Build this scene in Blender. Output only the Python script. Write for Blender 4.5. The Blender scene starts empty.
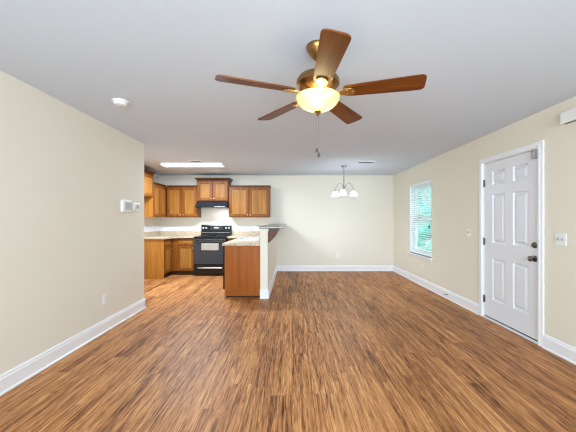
import bpy, bmesh, math, random
from mathutils import Vector, Matrix
R = math.radians
SC = bpy.context.scene
COL = SC.collection

# ------------------------------------------------------------------ camera, world, lights
CAM_Z = 1.315
cd = bpy.data.cameras.new('camera'); cam = bpy.data.objects.new('camera', cd); COL.objects.link(cam)
cam.location = (0, 0, CAM_Z); cam.rotation_euler = (R(90), 0, 0)
cd.sensor_width = 36; cd.lens = 18.75; cd.shift_x = -4/576; cd.shift_y = 3.5/576
cd.clip_start = 0.05
SC.camera = cam
vs = SC.view_settings
vs.view_transform = 'Standard'; vs.look = 'None'; vs.gamma = 1.0; vs.use_curve_mapping = False
vs.exposure = 0.57

world = bpy.data.worlds.new('sky'); SC.world = world; world.use_nodes = True
wn = world.node_tree.nodes; wl = world.node_tree.links
bg = wn['Background']
bg.inputs['Color'].default_value = (0.80, 0.93, 1.0, 1); bg.inputs['Strength'].default_value = 3.0
SC.cycles.max_bounces = 10; SC.cycles.diffuse_bounces = 6
SC.cycles.filter_width = 1.2
SC.cycles.sample_clamp_indirect = 6.0

def area_light(name, loc, rot, sx, sy, power, color=(1, 1, 1)):
    l = bpy.data.lights.new(name, 'AREA'); l.shape = 'RECTANGLE'; l.size = sx; l.size_y = sy
    l.energy = power; l.color = color
    o = bpy.data.objects.new(name, l); COL.objects.link(o); o.location = loc; o.rotation_euler = rot
    return o
def point_light(name, loc, power, color, radius):
    l = bpy.data.lights.new(name, 'POINT'); l.energy = power; l.color = color; l.shadow_soft_size = radius
    o = bpy.data.objects.new(name, l); COL.objects.link(o); o.location = loc
    return o
# added fill light at the invented window behind the camera
fill = area_light('rear_fill', (0.15, -1.30, 1.42), (R(90), 0, 0), 3.9, 1.75, 66, (0.70, 0.88, 1.0))
fill.data.spread = R(105)
# the three lamps' bulbs
FAN = Vector((0.168, 1.95, 2.44))
for k in range(3):
    a_ = R(20+120*k)
    point_light('fan_bulb', (FAN.x+0.07*math.cos(a_), FAN.y+0.07*math.sin(a_), 2.075), 10.0, (0.93, 0.95, 0.80), 0.04)
area_light('kitchen_tube', (-2.0, 6.1, 2.385), (0, 0, 0), 1.15, 0.26, 76, (0.76, 0.89, 1.0))

# ------------------------------------------------------------------ helpers
def P(o, label=None, cat=None, group=None, kind=None):
    if label: o['label'] = label
    if cat: o['category'] = cat
    if group: o['group'] = group
    if kind: o['kind'] = kind
    return o
def thing(name, label, cat, loc, rz=0, group=None, kind=None):
    o = bpy.data.objects.new(name, None); COL.objects.link(o)
    o.empty_display_size = 0.1
    o.location = loc; o.rotation_euler = (0, 0, rz)
    return P(o, label, cat, group, kind)
def mesh(name, bm, mat, parent=None, smooth=False, loc=None, rot=None, label=None):
    bmesh.ops.recalc_face_normals(bm, faces=bm.faces[:])
    me = bpy.data.meshes.new(name); bm.to_mesh(me); bm.free()
    me.materials.append(mat)
    if smooth:
        for p in me.polygons: p.use_smooth = True
        if hasattr(me, 'set_sharp_from_angle'): me.set_sharp_from_angle(angle=R(40))
    o = bpy.data.objects.new(name, me); COL.objects.link(o)
    if parent: o.parent = parent
    if loc: o.location = loc
    if rot: o.rotation_euler = rot
    if label: o['label'] = label
    return o
def B(): return bmesh.new()
def box(bm, x0, x1, y0, y1, z0, z1, bev=0.0):
    vs_ = [bm.verts.new((x, y, z)) for x in (x0, x1) for y in (y0, y1) for z in (z0, z1)]
    f = [(0,1,3,2), (4,6,7,5), (0,4,5,1), (2,3,7,6), (0,2,6,4), (1,5,7,3)]
    fs = [bm.faces.new([vs_[i] for i in q]) for q in f]
    if bev > 0:
        es = list({e for q in fs for e in q.edges})
        bmesh.ops.bevel(bm, geom=es, offset=bev, segments=2, affect='EDGES', profile=0.5)
    return bm
def boxes(*bs, bev=0.0):
    bm = B()
    for b in bs: box(bm, *b, bev=bev)
    return bm
def lathe(bm, prof, c=(0, 0, 0), n=32, M=None):
    """prof: list of (r, z); about local Z through c; M optional matrix"""
    rings = []
    c = Vector(c)
    for r, z in prof:
        if r < 1e-5:
            v = Vector((0, 0, z)); v = (M @ v if M else v) + c
            rings.append([bm.verts.new(v)])
        else:
            ring = []
            for k in range(n):
                a = 2*math.pi*k/n
                v = Vector((r*math.cos(a), r*math.sin(a), z)); v = (M @ v if M else v) + c
                ring.append(bm.verts.new(v))
            rings.append(ring)
    for a, b in zip(rings, rings[1:]):
        if len(a) == 1 and len(b) == 1: continue
        for k in range(n):
            k2 = (k+1) % n
            if len(a) == 1: bm.faces.new((a[0], b[k], b[k2]))
            elif len(b) == 1: bm.faces.new((a[k], a[k2], b[0]))
            else: bm.faces.new((a[k], a[k2], b[k2], b[k]))
    for ring in (rings[0], rings[-1]):
        if len(ring) > 2: bm.faces.new(ring)
    return bm
ROT_Y = Matrix.Rotation(R(90), 3, 'X')      # local z -> -y (towards the viewer side of a wall fitting)
def tube(bm, pts, r, n=8, closed=False):
    pts = [Vector(p) for p in pts]
    rings = []
    up = Vector((0, 0, 1))
    N = len(pts)
    for i, p in enumerate(pts):
        if closed: t = pts[(i+1) % N] - pts[i-1]
        else: t = pts[min(i+1, N-1)] - pts[max(i-1, 0)]
        t.normalize()
        a = up if abs(t.dot(up)) < 0.95 else Vector((0, 1, 0))
        u = t.cross(a).normalized(); w = t.cross(u)
        rr = r[i] if isinstance(r, (list, tuple)) else r
        rings.append([bm.verts.new(p + (u*math.cos(2*math.pi*k/n) + w*math.sin(2*math.pi*k/n))*rr) for k in range(n)])
    pairs = list(zip(rings, rings[1:])) + ([(rings[-1], rings[0])] if closed else [])
    for a, b in pairs:
        for k in range(n): bm.faces.new((a[k], a[(k+1) % n], b[(k+1) % n], b[k]))
    if not closed: bm.faces.new(rings[0]); bm.faces.new(rings[-1])
    return bm
def loops(bm, rects, cap_first=True, cap_last=True):
    """rects: (x0,x1,z0,z1,y) loops bridged one after another"""
    rs = []
    for x0, x1, z0, z1, y in rects:
        rs.append([bm.verts.new(p) for p in ((x0, y, z0), (x1, y, z0), (x1, y, z1), (x0, y, z1))])
    for a, b in zip(rs, rs[1:]):
        for k in range(4): bm.faces.new((a[k], a[(k+1) % 4], b[(k+1) % 4], b[k]))
    if cap_first: bm.faces.new(rs[0])
    if cap_last: bm.faces.new(rs[-1])
    return bm
def prism(bm, poly, z0, z1, bev=0.0):
    a = [bm.verts.new((x, y, z0)) for x, y in poly]; b = [bm.verts.new((x, y, z1)) for x, y in poly]
    n = len(poly); fs = [bm.faces.new(a), bm.faces.new(b)]
    for k in range(n): fs.append(bm.faces.new((a[k], a[(k+1) % n], b[(k+1) % n], b[k])))
    if bev:
        es = list({e for f in (fs[0], fs[1]) for e in f.edges})
        bmesh.ops.bevel(bm, geom=es, offset=bev, segments=2, affect='EDGES', profile=0.5)
    return bm
def profile_run(bm, prof, p0, p1, nrm):
    """extrude a (out, z) profile from p0 to p1 (xy); nrm = outward xy direction"""
    A = [bm.verts.new((p0[0]+nrm[0]*o, p0[1]+nrm[1]*o, z)) for o, z in prof]
    C = [bm.verts.new((p1[0]+nrm[0]*o, p1[1]+nrm[1]*o, z)) for o, z in prof]
    n = len(prof)
    for k in range(n): bm.faces.new((A[k], A[(k+1) % n], C[(k+1) % n], C[k]))
    bm.faces.new(A); bm.faces.new(C)
    return bm

# ------------------------------------------------------------------ materials
def srgb(r, g, b):
    f = lambda c: (c/255/12.92) if c/255 <= 0.04045 else ((c/255+0.055)/1.055)**2.4
    return (f(r), f(g), f(b), 1)
def nodes(name):
    m = bpy.data.materials.new(name); m.use_nodes = True
    nt = m.node_tree; return m, nt.nodes, nt.links, nt.nodes['Principled BSDF']
def plain(name, col, rough=0.5, metal=0.0, spec=0.5, bump=0.0, bscale=200, mott=0.03, emit=None, estr=0):
    m, n, l, b = nodes(name)
    b.inputs['Roughness'].default_value = rough; b.inputs['Metallic'].default_value = metal
    b.inputs['Specular IOR Level'].default_value = spec
    tc = n.new('ShaderNodeTexCoord'); no = n.new('ShaderNodeTexNoise'); no.inputs['Scale'].default_value = 3
    no.inputs['Detail'].default_value = 3
    l.new(tc.outputs['Object'], no.inputs['Vector'])
    mx = n.new('ShaderNodeMix'); mx.data_type = 'RGBA'
    mx.inputs[6].default_value = tuple(c*(1-mott) for c in col[:3]) + (1,)
    mx.inputs[7].default_value = tuple(min(1, c*(1+mott)) for c in col[:3]) + (1,)
    l.new(no.outputs['Fac'], mx.inputs[0]); l.new(mx.outputs[2], b.inputs['Base Color'])
    if bump:
        n2 = n.new('ShaderNodeTexNoise'); n2.inputs['Scale'].default_value = bscale
        l.new(tc.outputs['Object'], n2.inputs['Vector'])
        bp = n.new('ShaderNodeBump'); bp.inputs['Strength'].default_value = bump; bp.inputs['Distance'].default_value = 0.002
        l.new(n2.outputs['Fac'], bp.inputs['Height']); l.new(bp.outputs['Normal'], b.inputs['Normal'])
    if emit:
        b.inputs['Emission Color'].default_value = emit; b.inputs['Emission Strength'].default_value = estr
    return m
def wood(name, dark, mid, light, axis='z', scale=1.0, rough=0.42, coat=0.0):
    m, n, l, b = nodes(name)
    tc = n.new('ShaderNodeTexCoord'); oi = n.new('ShaderNodeObjectInfo')
    mp = n.new('ShaderNodeMapping')
    s = {'x': (1.6, 22, 22), 'y': (22, 1.6, 22), 'z': (22, 22, 1.6)}[axis]
    mp.inputs['Scale'].default_value = tuple(k*scale for k in s)
    add = n.new('ShaderNodeVectorMath'); add.operation = 'ADD'
    cmb = n.new('ShaderNodeCombineXYZ')
    mul = n.new('ShaderNodeMath'); mul.operation = 'MULTIPLY'; mul.inputs[1].default_value = 17
    l.new(oi.outputs['Random'], mul.inputs[0])
    for i in range(3): l.new(mul.outputs[0], cmb.inputs[i])
    l.new(tc.outputs['Object'], add.inputs[0]); l.new(cmb.outputs[0], add.inputs[1]); l.new(add.outputs[0], mp.inputs['Vector'])
    no = n.new('ShaderNodeTexNoise'); no.inputs['Scale'].default_value = 1.0; no.inputs['Detail'].default_value = 6
    no.inputs['Roughness'].default_value = 0.6; no.inputs['Distortion'].default_value = 0.5
    l.new(mp.outputs[0], no.inputs['Vector'])
    cr = n.new('ShaderNodeValToRGB')
    e = cr.color_ramp.elements; e[0].position = 0.28; e[0].color = dark; e[1].position = 0.80; e[1].color = light
    k = cr.color_ramp.elements.new(0.5); k.color = mid
    l.new(no.outputs['Fac'], cr.inputs[0]); l.new(cr.outputs[0], b.inputs['Base Color'])
    b.inputs['Roughness'].default_value = rough; b.inputs['Specular IOR Level'].default_value = 0.25; b.inputs['Coat Weight'].default_value = coat; b.inputs['Coat Roughness'].default_value = 0.2
    return m
def speckle(name, base, c1, c2, rough=0.35):
    m, n, l, b = nodes(name)
    tc = n.new('ShaderNodeTexCoord')
    v = n.new('ShaderNodeTexVoronoi'); v.inputs['Scale'].default_value = 90
    no = n.new('ShaderNodeTexNoise'); no.inputs['Scale'].default_value = 45; no.inputs['Detail'].default_value = 5
    l.new(tc.outputs['Object'], v.inputs['Vector']); l.new(tc.outputs['Object'], no.inputs['Vector'])
    r1 = n.new('ShaderNodeValToRGB'); r1.color_ramp.elements[0].position = 0.38; r1.color_ramp.elements[1].position = 0.62
    r1.color_ramp.elements[0].color = c1; r1.color_ramp.elements[1].color = base
    l.new(no.outputs['Fac'], r1.inputs[0])
    mx = n.new('ShaderNodeMix'); mx.data_type = 'RGBA'; mx.inputs[7].default_value = c2
    gt = n.new('ShaderNodeMath'); gt.operation = 'GREATER_THAN'; gt.inputs[1].default_value = 0.78
    sp = n.new('ShaderNodeSeparateColor'); l.new(v.outputs['Color'], sp.inputs[0]); l.new(sp.outputs[0], gt.inputs[0])
    l.new(gt.outputs[0], mx.inputs[0]); l.new(r1.outputs[0], mx.inputs[6]); l.new(mx.outputs[2], b.inputs['Base Color'])
    b.inputs['Roughness'].default_value = rough
    return m
def floor_material():
    m, n, l, b = nodes('vinyl_plank')
    tc = n.new('ShaderNodeTexCoord'); sx = n.new('ShaderNodeSeparateXYZ'); l.new(tc.outputs['Object'], sx.inputs[0])
    sw = n.new('ShaderNodeCombineXYZ'); l.new(sx.outputs[1], sw.inputs[0]); l.new(sx.outputs[0], sw.inputs[1])
    def math_(op, a, b=None, c=None):
        k = n.new('ShaderNodeMath'); k.operation = op
        for i, v in enumerate((a, b, c)):
            if v is None: continue
            if isinstance(v, (int, float)): k.inputs[i].default_value = v
            else: l.new(v, k.inputs[i])
        return k.outputs[0]
    def brick(L, w, seam):
        row = math_('FLOOR', math_('DIVIDE', sx.outputs[0], w))
        wn_ = n.new('ShaderNodeTexWhiteNoise'); wn_.noise_dimensions = '1D'; l.new(row, wn_.inputs['W'])
        u = math_('ADD', math_('DIVIDE', sx.outputs[1], L), wn_.outputs['Value'])
        cmb = n.new('ShaderNodeCombineXYZ'); l.new(row, cmb.inputs[0]); l.new(math_('FLOOR', u), cmb.inputs[1])
        w2_ = n.new('ShaderNodeTexWhiteNoise'); w2_.noise_dimensions = '2D'; l.new(cmb.outputs[0], w2_.inputs['Vector'])
        fx = math_('MULTIPLY', math_('PINGPONG', math_('DIVIDE', sx.outputs[0], w), 0.5), w)
        fy = math_('MULTIPLY', math_('PINGPONG', u, 0.5), L)
        sm = math_('LESS_THAN', math_('MINIMUM', fx, fy), seam)
        class K: pass
        k = K(); k.outputs = {'Color': w2_.outputs['Value'], 'Fac': sm}; return k
    plank = brick(1.22, 0.155, 0.0011)
    strip = brick(1.22, 0.0775, 0.0)
    def streak(scx, scy, detail, src, dist=0.3):
        mul = n.new('ShaderNodeMath'); mul.operation = 'MULTIPLY'; mul.inputs[1].default_value = 37.0
        l.new(src.outputs['Color'], mul.inputs[0])
        mp = n.new('ShaderNodeCombineXYZ')
        a = n.new('ShaderNodeMath'); a.operation = 'MULTIPLY'; a.inputs[1].default_value = scx; l.new(sx.outputs[0], a.inputs[0])
        c = n.new('ShaderNodeMath'); c.operation = 'MULTIPLY_ADD'; c.inputs[1].default_value = scy; l.new(sx.outputs[1], c.inputs[0]); l.new(mul.outputs[0], c.inputs[2])
        l.new(a.outputs[0], mp.inputs[0]); l.new(c.outputs[0], mp.inputs[1]); l.new(mul.outputs[0], mp.inputs[2])
        t = n.new('ShaderNodeTexNoise'); t.inputs['Scale'].default_value = 1; t.inputs['Detail'].default_value = detail
        t.inputs['Roughness'].default_value = 0.62; t.inputs['Distortion'].default_value = dist
        l.new(mp.outputs[0], t.inputs['Vector']); return t
    s1 = streak(34, 1.6, 8, plank, 0.9)
    s2 = streak(140, 7.0, 6, strip, 0.5)
    s3 = streak(260, 9.0, 3, strip, 0.2)
    m1 = n.new('ShaderNodeMath'); m1.operation = 'MULTIPLY'; m1.inputs[1].default_value = 0.52; l.new(s1.outputs['Fac'], m1.inputs[0])
    m2 = n.new('ShaderNodeMath'); m2.operation = 'MULTIPLY_ADD'; m2.inputs[1].default_value = 0.48; l.new(s2.outputs['Fac'], m2.inputs[0]); l.new(m1.outputs[0], m2.inputs[2])
    pk = n.new('ShaderNodeMath'); pk.operation = 'MULTIPLY_ADD'; pk.inputs[1].default_value = 0.055; l.new(plank.outputs['Color'], pk.inputs[0]); l.new(m2.outputs[0], pk.inputs[2])
    st = n.new('ShaderNodeMath'); st.operation = 'MULTIPLY_ADD'; st.inputs[1].default_value = 0.04; l.new(strip.outputs['Color'], st.inputs[0]); l.new(pk.outputs[0], st.inputs[2])
    cr = n.new('ShaderNodeValToRGB'); e = cr.color_ramp.elements
    e[0].position = 0.42; e[0].color = srgb(*FLOOR_C[0]); e[1].position = 0.80; e[1].color = srgb(*FLOOR_C[4])
    for pos, c in ((0.49, FLOOR_C[1]), (0.58, FLOOR_C[2]), (0.67, FLOOR_C[3])):
        k = e.new(pos); k.color = srgb(*c)
    l.new(st.outputs[0], cr.inputs[0])
    fk = n.new('ShaderNodeMapRange'); fk.inputs['From Min'].default_value = 0.60; fk.inputs['From Max'].default_value = 0.70
    fk.inputs['To Min'].default_value = 0.0; fk.inputs['To Max'].default_value = 0.55
    l.new(s3.outputs['Fac'], fk.inputs[0])
    fm = n.new('ShaderNodeMix'); fm.data_type = 'RGBA'; fm.inputs[7].default_value = srgb(84, 46, 22)
    l.new(fk.outputs[0], fm.inputs[0]); l.new(cr.outputs[0], fm.inputs[6])
    # plank seams
    mx = n.new('ShaderNodeMix'); mx.data_type = 'RGBA'; mx.inputs[7].default_value = srgb(70, 44, 28)
    ms = n.new('ShaderNodeMath'); ms.operation = 'MULTIPLY'; ms.inputs[1].default_value = 0.6; l.new(plank.outputs['Fac'], ms.inputs[0])
    l.new(ms.outputs[0], mx.inputs[0]); l.new(fm.outputs[2], mx.inputs[6]); l.new(mx.outputs[2], b.inputs['Base Color'])
    rr = n.new('ShaderNodeMapRange'); rr.inputs['To Min'].default_value = 0.40; rr.inputs['To Max'].default_value = 0.55
    l.new(s2.outputs['Fac'], rr.inputs[0]); l.new(rr.outputs[0], b.inputs['Roughness'])
    b.inputs['Specular IOR Level'].default_value = 0.25
    bp = n.new('ShaderNodeBump'); bp.inputs['Strength'].default_value = 0.15; bp.inputs['Distance'].default_value = 0.002
    l.new(s2.outputs['Fac'], bp.inputs['Height']); l.new(bp.outputs['Normal'], b.inputs['Normal'])
    return m
FLOOR_C = [(66, 35, 15), (134, 83, 45), (184, 125, 74), (212, 156, 102), (238, 194, 142)]

M = {}
M['wall'] = plain('beige_paint', srgb(230, 224, 211), 0.75, spec=0.25, bump=0.08, bscale=350, mott=0.008)
M['wall_right'] = plain('warm_beige_paint', srgb(229, 223, 207), 0.7, spec=0.3, bump=0.08, bscale=350, mott=0.008)
M['ceiling'] = plain('ceiling_paint', srgb(210, 219, 231), 0.9, spec=0.1, bump=0.1, bscale=250, mott=0.006)
M['trim'] = plain('white_gloss_paint', srgb(238, 239, 242), 0.35, spec=0.5, mott=0.005)
M['door_paint'] = plain('white_door_paint', srgb(228, 230, 235), 0.38, spec=0.5, mott=0.005)
M['plastic'] = plain('white_plastic', srgb(236, 236, 234), 0.4, mott=0.01)
M['grey_plastic'] = plain('grey_plastic', srgb(168, 172, 178), 0.4, mott=0.01)
M['screen'] = plain('grey_screen', srgb(182, 187, 188), 0.2, mott=0.01)
M['dark'] = plain('dark_gap', srgb(30, 28, 26), 0.6)
M['floor'] = floor_material()
M['nickel'] = plain('satin_nickel', srgb(190, 188, 184), 0.28, 1.0)
M['dark_nickel'] = plain('aged_nickel', srgb(120, 116, 110), 0.3, 1.0)
M['chrome'] = plain('chrome', srgb(220, 222, 225), 0.12, 1.0)
M['steel'] = plain('stainless_steel', srgb(190, 192, 194), 0.3, 1.0)
M['bronze'] = plain('antique_brass', srgb(150, 112, 66), 0.32, 1.0)
M['brass'] = plain('polished_brass', srgb(206, 172, 112), 0.3, 1.0)
M['cab_frame'] = wood('maple_cabinet_frame', srgb(92, 49, 13), srgb(124, 70, 22), srgb(150, 92, 34))
M['cab_panel'] = wood('maple_cabinet_panel', srgb(124, 76, 26), srgb(148, 97, 40), srgb(166, 118, 58), scale=0.8)
M['cab_end'] = wood('maple_end_panel', srgb(150, 94, 32), srgb(174, 114, 44), srgb(190, 132, 60), scale=0.6)
M['crown'] = wood('stained_crown_moulding', srgb(60, 30, 8), srgb(84, 44, 12), srgb(110, 62, 20), axis='x')
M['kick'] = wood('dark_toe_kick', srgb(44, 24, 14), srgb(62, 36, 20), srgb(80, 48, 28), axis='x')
M['bar_panel'] = wood('stained_island_panel', srgb(136, 68, 8), srgb(156, 84, 14), srgb(172, 100, 24), scale=0.6)
M['corbel'] = wood('walnut_corbel', srgb(70, 34, 12), srgb(92, 48, 18), srgb(112, 62, 26))
M['counter'] = speckle('speckled_laminate', srgb(216, 200, 176), srgb(176, 156, 132), srgb(150, 126, 104))
M['bar_top'] = speckle('dark_speckled_laminate', srgb(104, 94, 82), srgb(72, 62, 52), srgb(52, 44, 38), rough=0.15)
M['black_enamel'] = plain('black_enamel', srgb(20, 20, 22), 0.2, spec=0.4)
M['black_matte'] = plain('black_matte', srgb(20, 20, 22), 0.5)
M['oven_glass'] = plain('dark_oven_glass', srgb(52, 53, 56), 0.25, spec=0.35)
M['oven_mirror'] = plain('mirrored_oven_window', srgb(206, 208, 212), 0.25, 1.0)
M['hood'] = plain('blue_black_hood', srgb(28, 33, 42), 0.25, spec=0.5)
M['blade'] = wood('oak_fan_blade', srgb(70, 34, 8), srgb(104, 54, 14), srgb(136, 78, 26), axis='x', scale=1.4, rough=0.4)
def bowl_material():
    m, n, l, b = nodes('alabaster_glass')
    out = n['Material Output']
    tc = n.new('ShaderNodeTexCoord'); no = n.new('ShaderNodeTexNoise'); no.inputs['Scale'].default_value = 9; no.inputs['Detail'].default_value = 4
    l.new(tc.outputs['Object'], no.inputs['Vector'])
    cr = n.new('ShaderNodeValToRGB'); cr.color_ramp.elements[0].color = srgb(120, 102, 72); cr.color_ramp.elements[1].color = srgb(150, 132, 100)
    cr.color_ramp.elements[0].position = 0.35; cr.color_ramp.elements[1].position = 0.65
    l.new(no.outputs['Fac'], cr.inputs[0]); l.new(cr.outputs[0], b.inputs['Base Color'])
    b.inputs['Roughness'].default_value = 0.3
    tl = n.new('ShaderNodeBsdfTranslucent'); tl.inputs['Color'].default_value = (0.105, 0.09, 0.066, 1)
    tr = n.new('ShaderNodeBsdfTransparent'); tr.inputs['Color'].default_value = srgb(255, 244, 222)
    m1 = n.new('ShaderNodeMixShader'); m1.inputs[0].default_value = 0.45; l.new(b.outputs[0], m1.inputs[1]); l.new(tl.outputs[0], m1.inputs[2])
    m2 = n.new('ShaderNodeMixShader'); m2.inputs[0].default_value = 0.29; l.new(m1.outputs[0], m2.inputs[1]); l.new(tr.outputs[0], m2.inputs[2])
    l.new(m2.outputs[0], out.inputs['Surface'])
    return m
M['bowl'] = bowl_material()
def shade_material():
    m, n, l, b = nodes('frosted_white_glass')
    b.inputs['Base Color'].default_value = srgb(250, 250, 248); b.inputs['Roughness'].default_value = 0.3
    tc = n.new('ShaderNodeTexCoord'); no = n.new('ShaderNodeTexNoise'); no.inputs['Scale'].default_value = 20
    l.new(tc.outputs['Object'], no.inputs['Vector'])
    mr = n.new('ShaderNodeMapRange'); mr.inputs['To Min'].default_value = 0.42; mr.inputs['To Max'].default_value = 0.52
    l.new(no.outputs['Fac'], mr.inputs[0])
    tl = n.new('ShaderNodeBsdfTranslucent'); tr = n.new('ShaderNodeBsdfTransparent')
    tl.inputs['Color'].default_value = (0.95, 0.95, 0.94, 1)
    m1 = n.new('ShaderNodeMixShader'); m1.inputs[0].default_value = 0.5; l.new(b.outputs[0], m1.inputs[1]); l.new(tl.outputs[0], m1.inputs[2])
    m2 = n.new('ShaderNodeMixShader'); l.new(mr.outputs[0], m2.inputs[0]); l.new(m1.outputs[0], m2.inputs[1]); l.new(tr.outputs[0], m2.inputs[2])
    l.new(m2.outputs[0], n['Material Output'].inputs['Surface'])
    return m
M['shade'] = shade_material()
M['diffuser'] = plain('acrylic_diffuser', srgb(250, 250, 250), 0.4, emit=(1, 1, 1, 1), estr=3.0)
M['slat'] = plain('white_vinyl_slat', srgb(240, 243, 244), 0.45, mott=0.01)
M['hedge'] = plain('hedge_foliage', srgb(112, 166, 160), 0.8, mott=0.3)
M['lawn'] = plain('lawn_grass', srgb(140, 172, 158), 0.9, mott=0.2)
def glass_material():
    m, n, l, b = nodes('window_glass')
    b.inputs['Transmission Weight'].default_value = 1; b.inputs['Roughness'].default_value = 0.0; b.inputs['IOR'].default_value = 1.0001
    b.inputs['Base Color'].default_value = (0.9, 0.98, 0.97, 1)
    return m
M['glass'] = glass_material()

# ------------------------------------------------------------------ the room
H = 2.44; XR = 2.587; XL = -2.197; YB = 7.65; YF = -1.40; YE = 4.46; XK = -3.40
def struct(name, bm, mat, label=None, cat=None, parent=None):
    o = mesh(name, bm, mat, parent)
    if not parent: P(o, label, cat, kind='structure')
    return o
struct('floor', boxes((XK-0.12, XR+0.15, YF-0.15, YB+0.15, -0.10, 0)), M['floor'], 'brown wood look plank floor running the length of the room', 'floor')
struct('ceiling', boxes((XK-0.12, XR+0.15, YF-0.15, YB+0.15, H, H+0.12)), M['ceiling'], 'smooth pale grey painted ceiling over the whole room', 'ceiling')
struct('wall_back', boxes((XK-0.12, XR+0.15, YB, YB+0.15, 0, H)), M['wall'], 'beige far wall behind the kitchen and dining end', 'wall')
struct('wall_left', boxes((XL-0.12, XL, YF, YE, 0, H)), M['wall'], 'long blank beige partition wall carrying the thermostat', 'wall')
struct('wall_kitchen', boxes((XK-0.12, XK, YE-0.12, YB, 0, H)), M['wall'], 'beige kitchen side wall behind the corner cabinets', 'wall')
struct('wall_return', boxes((XK, XL-0.12, YE-0.12, YE, 0, H)), M['wall'], 'short beige wall turning back beside the kitchen opening', 'wall')
DY0, DY1, DZ = 3.133, 4.067, 2.073
WY0, WY1, WZ0, WZ1 = 5.56, 6.58, 0.60, 2.066
T = 0.15
struct('wall_right', boxes((XR, XR+T, YF, DY0, 0, H), (XR, XR+T, DY0, DY1, DZ, H), (XR, XR+T, DY1, WY0, 0, H),
       (XR, XR+T, WY0, WY1, 0, WZ0), (XR, XR+T, WY0, WY1, WZ1, H), (XR, XR+T, WY1, YB, 0, H)), M['wall_right'],
       'warm beige wall holding the white entry door and window', 'wall')
RX0, RX1, RZ0, RZ1 = -1.85, 2.15, 0.5, 2.32
struct('wall_front', boxes((XL-0.12, RX0, YF-T, YF, 0, H), (RX1, XR+T, YF-T, YF, 0, H), (RX0, RX1, YF-T, YF, 0, RZ0), (RX0, RX1, YF-T, YF, RZ1, H)), M['wall'],
       'beige wall behind the viewpoint with an added wide opening for fill light', 'wall')
# unseen window, added behind the viewpoint to carry the frontal fill light
wf = B()
for x in (RX0, RX0+1.32, RX0+2.65, RX1-0.04): box(wf, x, x+0.04, YF-0.10, YF-0.04, RZ0, RZ1)
for z in (RZ0, 1.39, RZ1-0.04): box(wf, RX0, RX1, YF-0.095, YF-0.045, z, z+0.04)
struct('added_window', wf, M['trim'], 'added wide white window frame behind the viewpoint, for the fill light', 'window')
struct('half_wall', boxes((-0.53, -0.405, 5.0, YB-0.001, 0.001, 1.165), (-0.545, -0.39, 4.985, YB-0.001, 1.125, 1.165)), M['wall'], 'low beige half wall between kitchen and dining area', 'wall')

# baseboards: (out, z) profile
BB = [(0, 0.001), (0.016, 0.001), (0.016, 0.112), (0.011, 0.122), (0.011, 0.132), (0.005, 0.145), (0, 0.145)]
SHOE = [(0.016, 0.001), (0.026, 0.001), (0.024, 0.012), (0.016, 0.018)]
def baseboard(name, runs, label):
    bm = B()
    for p0, p1, n in runs:
        profile_run(bm, BB, p0, p1, n); profile_run(bm, SHOE, p0, p1, n)
    struct(name, bm, M['trim'], label, 'baseboard')
baseboard('baseboard_left', [((XL, YF), (XL, YE+0.016), (1, 0)), ((XL+0.016, YE), (XL-0.12, YE), (0, 1))], 'tall white baseboard along the partition wall with the thermostat')
baseboard('baseboard_back', [((-0.39, YB), (XR-0.016, YB), (0, -1))], 'white baseboard along the far dining wall')
baseboard('baseboard_right', [((XR, DY1+0.058), (XR, YB-0.016), (-1, 0)), ((XR, YF), (XR, DY0-0.058), (-1, 0))], 'white baseboard along the wall with the entry door')
baseboard('baseboard_half_wall', [((-0.53-0.004, 5.0), (-0.405+0.016, 5.0), (0, -1)), ((-0.405, 5.0), (-0.405, YB-0.016), (1, 0))], 'white baseboard wrapping the low half wall')
# plain white strip on the wall above the counters
struct('trim_1', boxes((XK+0.001, -0.54, YB-0.006, YB-0.0005, 1.022, 1.155), (XK+0.0005, XK+0.006, 6.62, YB-0.006, 1.022, 1.155)), M['trim'],
       'white strip on the wall above the kitchen counters', 'trim')

# ------------------------------------------------------------------ entry door (in wall_right): local x -> -Y, faces -X
door = thing('door_1', 'white six panel entry door with steel knob in warm beige wall', 'door', (XR, (DY0+DY1)/2, 0), R(-90), kind='structure')
W2 = (DY1-DY0)/2
bm = B()
for s in (-1, 1):
    xa, xb = (-W2-0.058, -W2+0.004) if s < 0 else (W2-0.004, W2+0.058)
    box(bm, xa, xb, -0.017, 0, 0.001, DZ+0.058, bev=0.003)
    xi = (-W2-0.026, -W2+0.002) if s < 0 else (W2-0.002, W2+0.026)
    box(bm, xi[0], xi[1], -0.022, -0.0165, 0.001, DZ+0.026, bev=0.002)
box(bm, -W2+0.0045, W2-0.0045, -0.0165, 0, DZ-0.004, DZ+0.0575, bev=0.003)
box(bm, -W2+0.0025, W2-0.0025, -0.0215, -0.016, DZ-0.002, DZ+0.0255, bev=0.002)
mesh('casing', bm, M['trim'], door)
mesh('jamb', boxes((-W2, -W2+0.009, 0, T, 0.001, DZ), (W2-0.009, W2, 0, T, 0.001, DZ), (-W2+0.009, W2-0.009, 0, T, DZ-0.012, DZ),
     (-W2+0.009, -W2+0.022, 0.062, 0.09, 0.001, DZ-0.012), (W2-0.022, W2-0.009, 0.062, 0.09, 0.001, DZ-0.012), (-W2+0.022, W2-0.022, 0.062, 0.09, DZ-0.03, DZ-0.012)), M['trim'], door)
mesh('threshold', boxes((-W2+0.009, W2-0.009, -0.01, T, 0.001, 0.018), bev=0.003), M['trim'], door)
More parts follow.
